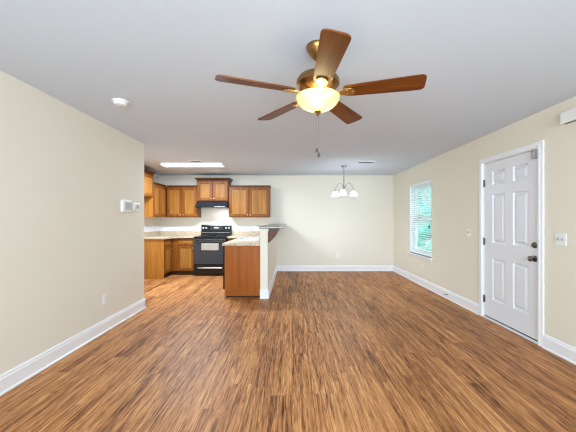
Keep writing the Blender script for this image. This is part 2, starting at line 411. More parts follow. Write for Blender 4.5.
# slab
def slab_mesh():
    hw = W2-0.0125; z0, z1 = 0.034, DZ-0.016
    yf, yb = 0.014, 0.058
    xs = [-hw, -hw+0.155, -hw+0.155+0.235, hw-0.155-0.235, hw-0.155, hw]
    zs = [z0, 0.27, 0.81, 1.01, 1.64, 1.76, 1.945, z1]
    bm = B()
    for i in range(5):
        for j in range(7):
            a, b, c, d = xs[i], xs[i+1], zs[j], zs[j+1]
            if i in (1, 3) and j in (1, 3, 5):
                r = lambda o, y: (a+o, b-o, c+o, d-o, y)
                loops(bm, [r(0, yf), r(0.006, yf+0.003), r(0.012, yf+0.018), r(0.024, yf+0.018), r(0.048, yf+0.003), r(0.052, yf+0.002)], cap_first=False)
            else:
                loops(bm, [(a, b, c, d, yf)], cap_last=False)
    loops(bm, [(-hw, hw, z0, z1, yf), (-hw, hw, z0, z1, yb)], cap_first=False)
    bmesh.ops.remove_doubles(bm, verts=bm.verts[:], dist=1e-5)
    return bm
mesh('door_slab', slab_mesh(), M['door_paint'], door)
mesh('door_sweep', boxes((-W2+0.012, W2-0.012, 0.02, 0.05, 0.019, 0.034)), M['dark'], door, label='dark sweep under the door')
for z in (0.25, 1.02, 1.80):
    bm = B(); lathe(bm, [(0.0, -0.05), (0.007, -0.05), (0.007, 0.05), (0.0, 0.05)], (-W2+0.009, 0.006, z), 12)
    box(bm, -W2+0.008, -W2+0.03, 0.009, 0.0135, z-0.045, z+0.045)
    mesh('hinge', bm, M['dark_nickel'], door)
kx = 0.388
bm = B(); lathe(bm, [(0, -0.002), (0.034, -0.002), (0.034, 0.006), (0.026, 0.012), (0.012, 0.014), (0.012, 0.03), (0.024, 0.036), (0.030, 0.048), (0.028, 0.058), (0.018, 0.066), (0, 0.068)], (kx, 0.013, 0.895), 24, ROT_Y)
mesh('door_knob', bm, M['dark_nickel'], door, True)
bm = B(); lathe(bm, [(0, -0.002), (0.032, -0.002), (0.032, 0.008), (0.026, 0.014), (0.012, 0.015), (0, 0.015)], (kx, 0.013, 1.04), 24, ROT_Y)
box(bm, kx-0.006, kx+0.006, -0.022, 0.0, 1.022, 1.058, bev=0.003)
mesh('deadbolt', bm, M['dark_nickel'], door, True)
mesh('door_sensor', boxes((0.36, 0.415, -0.012, 0.013, 1.965, 2.05), bev=0.004), M['grey_plastic'], door, label='small pale alarm contact at the top corner')

# ------------------------------------------------------------------ side window
wn1 = thing('window_1', 'white double hung window in the warm beige wall', 'window', (XR, (WY0+WY1)/2, 0), R(-90), kind='structure')
w2 = (WY1-WY0)/2
fy0, fy1 = 0.085, 0.145
mesh('window_frame', boxes((-w2, -w2+0.045, fy0, fy1, WZ0, WZ1), (w2-0.045, w2, fy0, fy1, WZ0, WZ1), (-w2+0.045, w2-0.045, fy0, fy1, WZ1-0.045, WZ1), (-w2+0.045, w2-0.045, fy0, fy1, WZ0, WZ0+0.045),
     (-w2+0.0005, -w2+0.004, 0.001, fy0, WZ0, WZ1), (w2-0.004, w2-0.0005, 0.001, fy0, WZ0, WZ1), (-w2, w2, 0.001, fy0, WZ1-0.004, WZ1-0.0005)), M['trim'], wn1)
zm = 1.32
for nm, za, zb, yy in (('upper_sash', zm-0.02, WZ1-0.045, 0.118), ('lower_sash', WZ0+0.045, zm+0.025, 0.092)):
    x0, x1 = -w2+0.045, w2-0.045
    o = mesh(nm, boxes((x0, x0+0.035, yy, yy+0.024, za, zb), (x1-0.035, x1, yy, yy+0.024, za, zb), (x0+0.035, x1-0.035, yy, yy+0.024, zb-0.04, zb), (x0+0.035, x1-0.035, yy, yy+0.024, za, za+0.04)), M['trim'], wn1)
    mesh('pane', boxes((x0+0.035, x1-0.035, yy+0.010, yy+0.014, za+0.04, zb-0.04)), M['glass'], o)
mesh('window_sill', boxes((-w2-0.035, w2+0.035, -0.055, fy0, WZ0-0.022, WZ0), bev=0.004), M['trim'], wn1)
mesh('apron', boxes((-w2-0.02, w2+0.02, -0.014, 0, WZ0-0.07, WZ0-0.023), bev=0.003), M['trim'], wn1)
blind = thing('window_blind', 'white slatted blind lowered inside the dining window', 'blind', (XR, (WY0+WY1)/2, 0), R(-90))
bx = w2-0.008
mesh('head_rail', boxes((-bx, bx, 0.004, 0.05, WZ1-0.055, WZ1-0.006), bev=0.003), M['slat'], blind)
bm = B(); zz = WZ1-0.085; ns = 0
tilt = R(-26); hwid = 0.024
while zz > WZ0+0.06:
    for k in range(1):
        c, s = math.cos(tilt)*hwid, math.sin(tilt)*hwid
        q = [(-bx, 0.03-c, zz-s), (-bx, 0.03+c, zz+s), (bx, 0.03+c, zz+s), (bx, 0.03-c, zz-s)]
        a = [bm.verts.new((x, y, z-0.0013)) for x, y, z in q]; b2 = [bm.verts.new((x, y, z+0.0013)) for x, y, z in q]
        bm.faces.new(a); bm.faces.new(b2)
        for i in range(4): bm.faces.new((a[i], a[(i+1) % 4], b2[(i+1) % 4], b2[i]))
    zz -= 0.043
mesh('slats', bm, M['slat'], blind)
mesh('bottom_rail', boxes((-bx, bx, 0.01, 0.05, WZ0+0.012, WZ0+0.032), bev=0.003), M['slat'], blind)
for x, y in ((-bx+0.15, 0.004), (-bx+0.15, 0.056), (bx-0.15, 0.004), (bx-0.15, 0.056)):
    bm = B(); tube(bm, [(x, y, WZ1-0.05), (x, y, WZ0+0.03)], 0.0012, 5)
    mesh('ladder_cord', bm, M['slat'], blind)
bm = B(); tube(bm, [(bx-0.07, -0.004, WZ1-0.06), (bx-0.07, -0.006, 1.22)], 0.003, 6)
c1 = mesh('lift_cord', bm, M['slat'], blind)
bm = B(); lathe(bm, [(0.004, 0.03), (0.010, 0.0), (0.012, -0.035), (0.0, -0.036)], (bx-0.07, -0.010, 1.19), 10)
mesh('tassel', bm, M['black_matte'], c1, label='dark cord tassel')

# outside the window
P(mesh('lawn', boxes((XR+0.2, 14, -4, 30, -0.35, -0.15)), M['lawn']), 'green lawn outside the window', 'lawn', kind='structure')
random.seed(3)
bm = B()
for i in range(260):
    c = Vector((7+random.uniform(-0.6, 0.6), random.uniform(4, 26), random.uniform(-0.1, 4.6)))
    r = random.uniform(0.4, 0.7)
    bmesh.ops.create_icosphere(bm, subdivisions=1, radius=r, matrix=Matrix.Translation(c) @ Matrix.Rotation(random.uniform(0, 3), 4, 'Z') @ Matrix.Diagonal((1, 1, random.uniform(0.7, 1.1), 1)))
P(mesh('hedge', bm, M['hedge']), 'blue green hedge growing outside the window', 'hedge', kind='stuff')

# ------------------------------------------------------------------ wall fittings
def plate_thing(name, label, cat, loc, rz, group=None):
    return thing(name, label, cat, loc, rz, group)
def outlet(loc, rz, label):
    t = thing('power_outlet', label, 'outlet', loc, rz, 'duplex wall outlets')
    mesh('cover_plate', boxes((-0.036, 0.036, -0.006, 0, -0.058, 0.058), bev=0.002), M['plastic'], t)
    for s in (-1, 1):
        bm = B(); lathe(bm, [(0.0, 0.0), (0.0165, 0.0), (0.0165, 0.008), (0.015, 0.009), (0, 0.009)], (0, 0, 0.0205*s), 16, ROT_Y)
        r = mesh('receptacle', bm, M['plastic'], t)
        mesh('slot', boxes((-0.0075, -0.005, -0.0095, -0.0085, 0.0205*s, 0.0205*s+0.008), (0.005, 0.0075, -0.0095, -0.0085, 0.0205*s, 0.0205*s+0.008)), M['dark'], r)
    return t
outlet((XL, 3.515, 0.383), R(90), 'white power outlet low on the long partition wall below the thermostat')
outlet((XR, 5.947, 0.383), R(-90), 'white power outlet low on the wall under the window')
outlet((1.17, YB, 0.40), 0, 'white power outlet low on the far dining wall')
outlet((-2.85, YB-0.006, 1.10), 0, 'white power outlet on the backsplash beside the range')
outlet((XK+0.006, 7.40, 1.10), R(90), 'white power outlet on the kitchen side wall backsplash in the corner')
def switch(loc, rz, gangs, label):
    t = thing('light_switch', label, 'light switch', loc, rz, 'toggle light switches')
    w = 0.036+0.024*(gangs-1)
    mesh('cover_plate', boxes((-w, w, -0.007, 0, -0.06, 0.06), bev=0.002), M['plastic'], t)
    for g in range(gangs):
        x = (g-(gangs-1)/2)*0.046
        mesh('toggle_slot', boxes((x-0.008, x+0.008, -0.0085, -0.0065, -0.014, 0.014)), M['grey_plastic'], t)
        bm = boxes((x-0.005, x+0.005, -0.022, -0.0085, -0.004 if g else -0.012, 0.012 if g else 0.004), bev=0.002)
        mesh('toggle', bm, M['grey_plastic'], t)
switch((XR, 2.885, 1.127), R(-90), 2, 'white double toggle light switch on the knob side of the entry door')
switch((XR, 4.385, 1.13), R(-90), 1, 'white single toggle light switch on the hinge side of the entry door')
# door chime
t = thing('door_chime', 'white boxy door chime high on the wall near the ceiling beside the door', 'door chime', (XR, 2.724, 2.262), R(-90))
mesh('cover', boxes((-0.11, 0.11, -0.055, -0.008, -0.053, 0.053), bev=0.004), M['plastic'], t)
mesh('back_box', boxes((-0.104, 0.104, -0.008, 0, -0.048, 0.048)), M['grey_plastic'], t)
bm = B()
for k in range(9): box(bm, -0.08+k*0.02-0.005, -0.08+k*0.02+0.005, -0.05, -0.014, -0.0545, -0.0525)
mesh('sound_grille', bm, M['dark'], t)
# alarm keypad and thermostat
t = thing('alarm_keypad', 'larger square white alarm keypad on the partition wall', 'keypad', (XL, 3.955, 1.49), R(90))
mesh('body', boxes((-0.115, 0.115, -0.03, 0, -0.078, 0.078), bev=0.006), M['plastic'], t)
mesh('display', boxes((-0.055, 0.075, -0.0315, -0.0295, -0.045, 0.05)), M['screen'], t, label='grey display')
bm = B()
for k in range(4): box(bm, 0.085, 0.100, -0.0325, -0.0295, -0.045+k*0.025, -0.03+k*0.025)
mesh('buttons', bm, M['grey_plastic'], t)
mesh('side_door', boxes((-0.1, -0.065, -0.0325, -0.0295, -0.055, 0.055), bev=0.002), M['plastic'], t)
t = thing('thermostat', 'smaller white thermostat beside the alarm keypad near the wall corner', 'thermostat', (XL, 4.205, 1.49), R(90))
mesh('body', boxes((-0.078, 0.078, -0.024, 0, -0.055, 0.055), bev=0.006), M['plastic'], t)
bm = B(); lathe(bm, [(0, 0), (0.03, 0), (0.03, 0.006), (0.026, 0.008), (0, 0.008)], (0.012, -0.023, 0.004), 20, ROT_Y)
mesh('dial', bm, M['grey_plastic'], t, True, label='grey dial')
mesh('lever', boxes((-0.06, -0.03, -0.027, -0.0235, -0.035, -0.028)), M['grey_plastic'], t)
# door stop on the baseboard
t = thing('door_stop', 'small spring door stop sticking out of the white baseboard', 'door stop', (XR-0.016, 4.97, 0.075), R(-90))
bm = B(); lathe(bm, [(0, 0), (0.013, 0), (0.013, 0.004), (0.008, 0.008), (0, 0.008)], (0, 0, 0), 14, ROT_Y)
mesh('base', bm, M['dark_nickel'], t, True)
bm = B(); tube(bm, [(0.007*math.cos(a*0.9), -0.006-a*0.0011, 0.007*math.sin(a*0.9)) for a in range(56)], 0.0018, 5)
mesh('spring', bm, M['dark_nickel'], t, True)
bm = B(); lathe(bm, [(0, 0.066), (0.0095, 0.066), (0.0095, 0.080), (0.006, 0.084), (0, 0.084)], (0, 0, 0), 14, ROT_Y)
mesh('bumper', bm, M['plastic'], t, True, label='white rubber tip')

# ------------------------------------------------------------------ ceiling fittings
t = thing('smoke_detector', 'round white smoke detector on the ceiling near the partition wall', 'smoke detector', (-1.63, 2.85, H))
bm = B(); lathe(bm, [(0, 0), (0.072, 0), (0.072, -0.010), (0.066, -0.014), (0, -0.014)], (0, 0, 0), 28)
mesh('base', bm, M['plastic'], t, True)
bm = B(); lathe(bm, [(0.056, -0.0142), (0.060, -0.026), (0.052, -0.038), (0.03, -0.043), (0, -0.044)], (0, 0, 0), 28)
mesh('cover', bm, M['plastic'], t, True)
bm = B(); lathe(bm, [(0, -0.043), (0.010, -0.043), (0.009, -0.047), (0, -0.047)], (0.018, -0.01, 0), 12)
mesh('test_button', bm, M['grey_plastic'], t, True)
def vent(loc, sx, sy, label):
    t = thing('ceiling_vent', label, 'vent', loc, 0, 'ceiling air vents')
    z = 0
    mesh('frame', boxes((-sx/2, sx/2, -sy/2, -sy/2+0.02, -0.010, 0), (-sx/2, sx/2, sy/2-0.02, sy/2, -0.010, 0), (-sx/2, -sx/2+0.02, -sy/2+0.02, sy/2-0.02, -0.010, 0), (sx/2-0.02, sx/2, -sy/2+0.02, sy/2-0.02, -0.010, 0)), M['plastic'], t)
    mesh('duct_opening', boxes((-sx/2+0.02, sx/2-0.02, -sy/2+0.02, sy/2-0.02, -0.003, -0.0005)), M['dark'], t, label='dark duct opening')
    bm = B(); n = 6
    for k in range(n):
        y = -sy/2+0.03+(sy-0.06)*k/(n-1)
        q = [(-sx/2+0.02, y-0.006, -0.014), (sx/2-0.02, y-0.006, -0.014), (sx/2-0.02, y+0.003, -0.003), (-sx/2+0.02, y+0.003, -0.003)]
        a = [bm.verts.new(p) for p in q]; b2 = [bm.verts.new((p[0], p[1]+0.0015, p[2])) for p in q]
        bm.faces.new(a); bm.faces.new(b2)
        for i in range(4): bm.faces.new((a[i], a[(i+1) % 4], b2[(i+1) % 4], b2[i]))
    mesh('louvre', bm, M['grey_plastic'], t)
vent((1.45, 5.87, H), 0.32, 0.16, 'flat louvred air vent in the ceiling beyond the chandelier')
vent((-1.84, 5.74, H), 0.22, 0.14, 'small louvred air vent in the ceiling next to the kitchen tube light')
# kitchen fluorescent
t = thing('ceiling_light', 'long bright white fluorescent light on the kitchen ceiling', 'ceiling light', (-2.0, 6.10, H))
bm = boxes((-0.61, 0.61, -0.155, 0.155, -0.012, 0))
mesh('housing', bm, M['plastic'], t)
for s in (-1, 1):
    mesh('end_cap', boxes((0.597 if s > 0 else -0.612, 0.612 if s > 0 else -0.597, -0.152, 0.152, -0.044, -0.012), bev=0.003), M['plastic'], t)
bm = B(); n = 12
pr = []
for k in range(n+1):
    a = math.pi*k/n
    pr.append((-math.cos(a)*0.15, -0.012-math.sin(a)**0.6*0.03))
A = [bm.verts.new((-0.596, y, z)) for y, z in pr]; Cc = [bm.verts.new((0.596, y, z)) for y, z in pr]
for k in range(n): bm.faces.new((A[k], A[k+1], Cc[k+1], Cc[k]))
bm.faces.new(A); bm.faces.new(Cc)
mesh('diffuser', bm, M['diffuser'], t, True)

# ------------------------------------------------------------------ ceiling fan
t = thing('ceiling_fan', 'five blade wooden ceiling fan with lit glass bowl', 'ceiling fan', FAN)
bm = B(); lathe(bm, [(0, -0.0005), (0.075, -0.0005), (0.076, -0.012), (0.068, -0.03), (0.045, -0.062), (0.026, -0.084), (0.018, -0.09), (0, -0.09)], (0, 0, 0), 36)
mesh('canopy', bm, M['bronze'], t, True)
bm = B(); lathe(bm, [(0.0125, -0.09), (0.0125, -0.185)], (0, 0, 0), 16)
lathe(bm, [(0.0125, -0.150), (0.026, -0.158), (0.028, -0.178), (0.036, -0.186), (0.0125, -0.186)], (0, 0, 0), 20)
mesh('downrod', bm, M['bronze'], t, True)
bm = B(); lathe(bm, [(0, -0.176), (0.045, -0.178), (0.090, -0.186), (0.124, -0.202), (0.139, -0.225), (0.139, -0.252), (0.124, -0.268), (0.118, -0.276), (0.085, -0.292), (0.05, -0.302), (0, -0.302)], (0, 0, 0), 40)
mesh('motor_housing', bm, M['bronze'], t, True)
# switch housing and glass holder
bm = B(); lathe(bm, [(0, -0.302), (0.055, -0.302), (0.060, -0.310), (0.060, -0.322), (0.052, -0.330), (0.03, -0.338), (0, -0.339)], (0, 0, 0), 36)
mesh('light_fitter', bm, M['brass'], t, True)
for k in range(3):
    bm = B()
    a = R(40+120*k)
    tube(bm, [(0.050*math.cos(a), 0.050*math.sin(a), -0.328), (0.128*math.cos(a), 0.128*math.sin(a), -0.330), (0.134*math.cos(a), 0.134*math.sin(a), -0.322)], 0.004, 6)
    mesh('glass_holder', bm, M['brass'], t, True)
bm = B()
prof = [(0.134, -0.324), (0.143, -0.330), (0.139, -0.345), (0.128, -0.367), (0.108, -0.388), (0.078, -0.406), (0.045, -0.417), (0.012, -0.421)]
inner = [(max(r-0.005, 0.004), z+0.004) for r, z in reversed(prof)]
lathe(bm, prof+inner, (0, 0, 0), 44)
mesh('glass_bowl', bm, M['bowl'], t, True, label='lit cream alabaster glass bowl')
bm = B(); lathe(bm, [(0, -0.412), (0.022, -0.419), (0.024, -0.426), (0.014, -0.434), (0.012, -0.442), (0.006, -0.450), (0, -0.452)], (0, 0, 0), 20)
mesh('finial', bm, M['bronze'], t, True)
ZB = -0.309
def blade_bm():
    bm = B()
    r0, r1 = 0.165, 0.648
    w0, w1 = 0.052, 0.070
    top = []
    N = 10
    pts = []
    # outline, rounded ends
    pts.append((r0+0.012, -w0)); 
    for k in range(N+1):
        u = k/N; x = r0+0.012+(r1-0.03-(r0+0.012))*u; pts.append((x, -(w0+(w1-w0)*u)))
    for k in range(1, 6):
        a = R(-90+90*k/5); pts.append((r1-0.03+0.03*math.cos(a), -(w1-0.03)+0.03*math.sin(a)))
    for k in range(0, 5):
        a = R(90*k/5); pts.append((r1-0.03+0.03*math.cos(a), (w1-0.03)+0.03*math.sin(a)))
    for k in range(N+1):
        u = 1-k/N; x = r0+0.012+(r1-0.03-(r0+0.012))*u; pts.append((x, (w0+(w1-w0)*u)))
    pts.append((r0, w0-0.02)); pts.append((r0, -w0+0.02))
    clean = []
    for p in pts:
        if not clean or (abs(p[0]-clean[-1][0])+abs(p[1]-clean[-1][1])) > 1e-6: clean.append(p)
    return prism(bm, clean, -0.004, 0.004, bev=0.0015)
def bracket_bm():
    bm = B()
    o = [(0.055, -0.020), (0.11, -0.014), (0.15, -0.016), (0.175, -0.034), (0.215, -0.036), (0.235, -0.018), (0.240, 0.0),
         (0.235, 0.018), (0.215, 0.036), (0.175, 0.034), (0.15, 0.016), (0.11, 0.014), (0.055, 0.020)]
    prism(bm, o, -0.013, -0.0045, bev=0.002)
    for x, y in ((0.19, -0.02), (0.19, 0.02), (0.222, 0.0)): lathe(bm, [(0.0, -0.017), (0.005, -0.016), (0.006, -0.013)], (x, y, 0), 10)
    return bm
b0 = mesh('blade', blade_bm(), M['blade'], t); k0 = mesh('blade_bracket', bracket_bm(), M['brass'], b0)
for i in range(5):
    b = b0 if i == 0 else b0.copy()
    if i: COL.objects.link(b); k = k0.copy(); COL.objects.link(k); k.parent = b
    b.parent = t; b.location = (0, 0, ZB)
    b.rotation_euler = (R(-12), 0, R(-87.5+72*i))
for x, y, L in ((-0.008, -0.006, 0.69), (0.006, -0.006, 0.722)):
    bm = B(); tube(bm, [(x*0.4, y, -0.449), (x*0.9, y, -0.48), (x, y, -L+0.03)], 0.0011, 6)
    ch = mesh('pull_chain', bm, M['dark_nickel'], t, True)
    bm = B(); lathe(bm, [(0.0, 0.034), (0.004, 0.030), (0.009, 0.012), (0.009, 0.004), (0.005, 0), (0, 0)], (x, y, -L), 12)
    mesh('pull_knob', bm, M['dark_nickel'], ch, True)

# ------------------------------------------------------------------ chandelier
CH = Vector((1.09, 6.3, H))
t = thing('chandelier', 'small nickel chandelier with lit white glass shades hanging near the far wall', 'chandelier', CH)
bm = B(); lathe(bm, [(0, -0.0005), (0.062, -0.0005), (0.062, -0.012), (0.045, -0.028), (0.012, -0.034), (0, -0.034)], (0, 0, 0), 24)
mesh('canopy', bm, M['dark_nickel'], t, True)
bm = B()
for k in range(8):
    zc = -0.045-k*0.021
    pts = []
    for j in range(12):
        a = 2*math.pi*j/12
        u, v = 0.007*math.cos(a), 0.015*math.sin(a)
        pts.append((u, 0, zc+v) if k % 2 else (0, u, zc+v))
    tube(bm, pts, 0.002, 5, closed=True)
mesh('chain', bm, M['dark_nickel'], t, True)
bm = B(); lathe(bm, [(0.004, -0.205), (0.010, -0.215), (0.008, -0.25), (0.008, -0.42), (0.020, -0.44), (0.026, -0.465), (0.016, -0.49), (0.008, -0.51), (0.0, -0.52)], (0, 0, 0), 16)
mesh('stem', bm, M['dark_nickel'], t, True)
for k, deg in enumerate((15, 135, 255)):
    a = R(deg); c, s = math.cos(a), math.sin(a)
    bm = B(); pts = []
    for u in range(13):
        q = u/12
        r = 0.02+0.20*q
        z = -0.46+0.13*math.sin(q*math.pi*0.98)*(1-0.15*q)-0.02*q
        pts.append((r*c, r*s, z))
    pts.append((0.222*c, 0.222*s, -0.51))
    tube(bm, pts, 0.005, 7)
    ex, ey = 0.222*c, 0.222*s
    lathe(bm, [(0.0, -0.495), (0.018, -0.50), (0.022, -0.53), (0.0, -0.532)], (ex, ey, 0), 14)
    arm = mesh('arm', bm, M['dark_nickel'], t, True)
    bm = B(); pf = [(0.022, -0.525), (0.040, -0.538), (0.055, -0.560), (0.063, -0.592), (0.076, -0.625)]
    lathe(bm, pf+[(r-0.004, z-0.001) for r, z in reversed(pf)], (ex, ey, 0), 24)
    mesh('glass_shade', bm, M['shade'], arm, True, label='lit white glass shade')
    point_light('chandelier_bulb', CH+Vector((ex, ey, -0.585)), 8.5, (0.82, 0.91, 1.0), 0.03)

# ------------------------------------------------------------------ kitchen cabinets
def front(kind, parent, x0, x1, z0, z1, yf, knob=None):
    """frame-and-panel door or drawer front, facing -Y, its front face at yf"""
    fr = 0.052 if kind == 'door' else 0.032
    bm = B(); r = lambda o, y: (x0+o, x1-o, z0+o, z1-o, y)
    loops(bm, [r(0, yf+0.019), r(0, yf+0.004), r(0.004, yf), r(fr, yf), r(fr+0.008, yf+0.009), r(fr+0.008, yf+0.019)], cap_last=False)
    d = mesh(kind, bm, M['cab_frame'], parent)
    bm = B(); g = fr+0.009
    loops(bm, [r(g, yf+0.0175), r(g, yf+0.0095), r(g+0.012, yf+0.0095), r(g+0.018, yf+0.0085)])
    mesh('panel', bm, M['cab_panel'], d, label='lighter recessed panel')
    if knob:
        bm = B(); lathe(bm, [(0, -0.001), (0.006, -0.001), (0.006, 0.012), (0.014, 0.018), (0.015, 0.025), (0.008, 0.030), (0, 0.030)], (knob[0], yf, knob[1]), 14, ROT_Y)
        mesh('knob', bm, M['brass'], d, True)
    return d
def crown_bm(w, d, h, out=0.05, hh=0.06, left=True, right=True):
    bm = B()
    l_, r_ = (-w/2, w/2)
    steps = [(0.0, h-0.012), (0.008, h-0.012), (0.010, h+0.008), (out*0.55, h+hh*0.55), (out*0.85, h+hh*0.85), (out, h+hh*0.85), (out, h+hh)]
    rs = []
    for o, z in steps:
        a = l_-(o if left else 0); b = r_+(o if right else 0)
        rs.append([bm.verts.new(p) for p in ((a, -d-o, z), (b, -d-o, z), (b, -0.001, z), (a, -0.001, z))])
    for p, q in zip(rs, rs[1:]):
        for k in range(4): bm.faces.new((p[k], p[(k+1) % 4], q[(k+1) % 4], q[k]))
    bm.faces.new(rs[0]); bm.faces.new(rs[-1])
    return bm
def wall_cabinet(label, loc, rz, w, h, d, doors, crown=(0.05, 0.06, True, True), knob_low=True, endmat=None):
    t = thing('wall_cabinet', label, 'cabinet', loc, rz, 'maple wall cabinets')
    mesh('body', boxes((-w/2, w/2, -d+0.02, -0.001, 0, h)), M[endmat or 'cab_frame'], t)
    g = 0.012
    n = doors; dw = (w-g*(n+1))/n
    for i in range(n):
        x0 = -w/2+g+i*(dw+g); x1 = x0+dw
        kx = x1-0.028 if (i % 2 == 0 and n > 1) else x0+0.028
        front('door', t, x0, x1, 0.014, h-0.02, -d, (kx, 0.055))
    if crown: mesh('crown_moulding', crown_bm(w, d-0.015, h, *crown), M['crown'], t, label='darker stained crown moulding')
    return t
CZ = 1.372
g_ = 0.001
wall_cabinet('double door maple wall cabinet between the corner and the range hood', ((-3.060-2.312)/2, YB, CZ), 0, 0.746, 0.745, 0.335, 2, (0.022, 0.03, False, False))
wall_cabinet('tall set maple cabinet with crown moulding above the black range hood', (-1.928, YB, 1.768), 0, 0.752, 0.49, 0.375, 2, (0.055, 0.06, True, True))
wall_cabinet('double door maple wall cabinet beyond the sink, at the run\'s open end', ((-1.548-0.548)/2, YB, CZ), 0, 0.995, 0.745, 0.335, 2, (0.022, 0.03, False, True))
# on the kitchen side wall: centre along y
tcn = wall_cabinet('narrow two door maple wall cabinet on the kitchen side wall, meeting the corner', (XK, (6.65+7.30)/2, CZ), R(90), 0.65, 0.745, 0.335, 2, (0.022, 0.03, False, False), endmat='cab_end')
mesh('corner_filler', boxes((0.3255, 0.668, -0.325, -0.002, 0.001, 0.745)), M['cab_frame'], tcn)
wall_cabinet('short maple wall cabinet set highest over the empty fridge space', (XK, (5.70+6.645)/2, 1.80), R(90), 0.945, 0.50, 0.335, 2, (0.05, 0.055, True, True))

def base_cabinet(label, loc, rz, w, d, fronts, body=None, kick=True, h=0.876):
    t = thing('base_cabinet', label, 'cabinet', loc, rz, 'maple base cabinets')
    mesh('body', body or boxes((-w/2, w/2, -d+0.02, -0.001, 0.10, h)), M['cab_end'], t)
    if fronts is not None:
        mesh('face_frame', boxes((-w/2, w/2, -d+0.0195, -d+0.021, 0.10, h)), M['cab_frame'], t)
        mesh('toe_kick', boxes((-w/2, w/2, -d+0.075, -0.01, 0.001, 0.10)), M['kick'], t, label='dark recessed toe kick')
        for kd, x0, x1, z0, z1, kn in fronts: front(kd, t, x0, x1, z0, z1, -d, kn)
    return t
# left run on the kitchen side wall, end at y 6.62, face at x -2.82
D_ = 0.585
tl = base_cabinet('maple base cabinet on the kitchen side wall with its plain end panel showing', (XK, (6.64+7.06)/2, 0), R(90), 0.42, D_,
     [('drawer', -0.19, 0.155, 0.715, 0.86, (-0.02, 0.79)), ('door', -0.19, 0.155, 0.115, 0.70, (0.12, 0.64))])
mesh('end_panel', boxes((-0.222, -0.2105, -D_+0.02, -0.001, 0.001, 0.876)), M['cab_end'], tl)
# back run between the corner and the range
base_cabinet('maple base cabinet against the back wall on the corner side of the range', ((XK+0.003-2.298)/2, YB, 0), 0, (-2.298-XK-0.003), D_,
     [('drawer', 0.145, 0.535, 0.715, 0.86, (0.34, 0.79)), ('door', 0.145, 0.535, 0.115, 0.70, (0.505, 0.64))])
# right of the range, hidden corner
base_cabinet('maple corner base cabinet tucked behind the peninsula next to the range', ((-1.518-0.535)/2, YB, 0), 0, 0.98, D_,
     [('drawer', -0.475, -0.14, 0.715, 0.86, (-0.3, 0.79)), ('door', -0.475, -0.14, 0.115, 0.70, (-0.18, 0.64))])
# peninsula: faces -X, backs on the half wall; local x -> -Y after rot -90
PX0, PX1 = -1.135, -0.532
tp = thing('base_cabinet', 'brown panelled peninsula cabinet end against the half wall', 'cabinet', (PX1, 6.03, 0), R(-90), 'maple base cabinets')
DP = PX1-PX0
mesh('body', boxes((-1.02, 0.295, -DP+0.02, -0.001, 0.10, 0.70), (-1.02, 0.295, -DP+0.02, -DP+0.05, 0.70, 0.876), (-1.02, 0.295, -0.03, -0.001, 0.70, 0.876), (-1.02, -0.68, -DP+0.05, -0.03, 0.70, 0.876)), M['cab_end'], tp)
mesh('end_panel', boxes((0.955, 0.975, -DP, -0.001, 0.03, 0.876), bev=0.002), M['bar_panel'], tp, label='large brown veneered end panel')
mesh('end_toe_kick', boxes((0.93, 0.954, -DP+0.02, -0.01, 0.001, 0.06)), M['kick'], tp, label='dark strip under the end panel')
mesh('base_rail', boxes((0.9755, 0.984, -DP, -0.001, 0.03, 0.058), bev=0.002), M['bar_panel'], tp)
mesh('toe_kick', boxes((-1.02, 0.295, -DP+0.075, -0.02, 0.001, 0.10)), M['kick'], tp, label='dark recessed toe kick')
for k in range(2):
    x0 = -0.62+k*0.455
    front('door', tp, x0, x0+0.44, 0.115, 0.70, -DP, (x0+(0.41 if k == 0 else 0.03), 0.64))
    front('drawer', tp, x0, x0+0.44, 0.715, 0.86, -DP)
# dishwasher
td = thing('dishwasher', 'black dishwasher built into the kitchen face of the peninsula', 'dishwasher', (PX1, 6.03-0.625, 0), R(-90))
mesh('tub', boxes((-0.297, 0.297, -DP+0.03, -0.02, 0.10, 0.87)), M['black_matte'], td)
mesh('door', boxes((-0.297, 0.312, -DP-0.035, -DP+0.029, 0.13, 0.74), bev=0.004), M['black_enamel'], td)
mesh('control_panel', boxes((-0.297, 0.312, -DP-0.04, -DP+0.029, 0.745, 0.868), bev=0.004), M['black_enamel'], td)
mesh('handle', boxes((-0.1, 0.1, -DP-0.055, -DP-0.041, 0.80, 0.82), bev=0.003), M['black_matte'], td)
mesh('kick_plate', boxes((-0.297, 0.30, -DP+0.05, -0.02, 0.001, 0.10)), M['black_matte'], td)

# countertops
CT0, CT1 = 0.8775, 0.915
tc_ = thing('countertop', 'speckled beige laminate countertop filling the kitchen corner', 'countertop', (XK, YB, 0), 0, 'laminate countertops')
bm = B(); prism(bm, [(0.001, -1.045), (0.615, -1.045), (0.615, -0.615), (1.100, -0.615), (1.100, -0.001), (0.001, -0.001)], CT0, CT1, bev=0.008)
mesh('worktop', bm, M['counter'], tc_)
mesh('backsplash', boxes((0.022, 1.100, -0.021, -0.001, CT1, 1.02), (0.001, 0.021, -1.045, -0.001, CT1, 1.02), bev=0.003), M['counter'], tc_)
tc2 = thing('countertop', 'speckled beige laminate countertop with the sink on the peninsula', 'countertop', (PX1, YB, 0), 0, 'laminate countertops')
SX0, SX1, SY0, SY1 = -0.555, -0.135, -1.82, -1.05
xl = -0.635
bm = boxes((xl, -0.001, -2.635, SY0, CT0, CT1), (xl, SX0, SY0, SY1, CT0, CT1), (SX1, -0.001, SY0, SY1, CT0, CT1), (xl, -0.001, SY1, -0.001, CT0, CT1), (-0.985, xl, -0.615, -0.001, CT0, CT1))
mesh('worktop', bm, M['counter'], tc2)
mesh('backsplash', boxes((-0.985, -0.022, -0.021, -0.001, CT1, 1.02), (-0.021, -0.001, -2.635, -0.001, CT1, 1.02), bev=0.003), M['counter'], tc2)
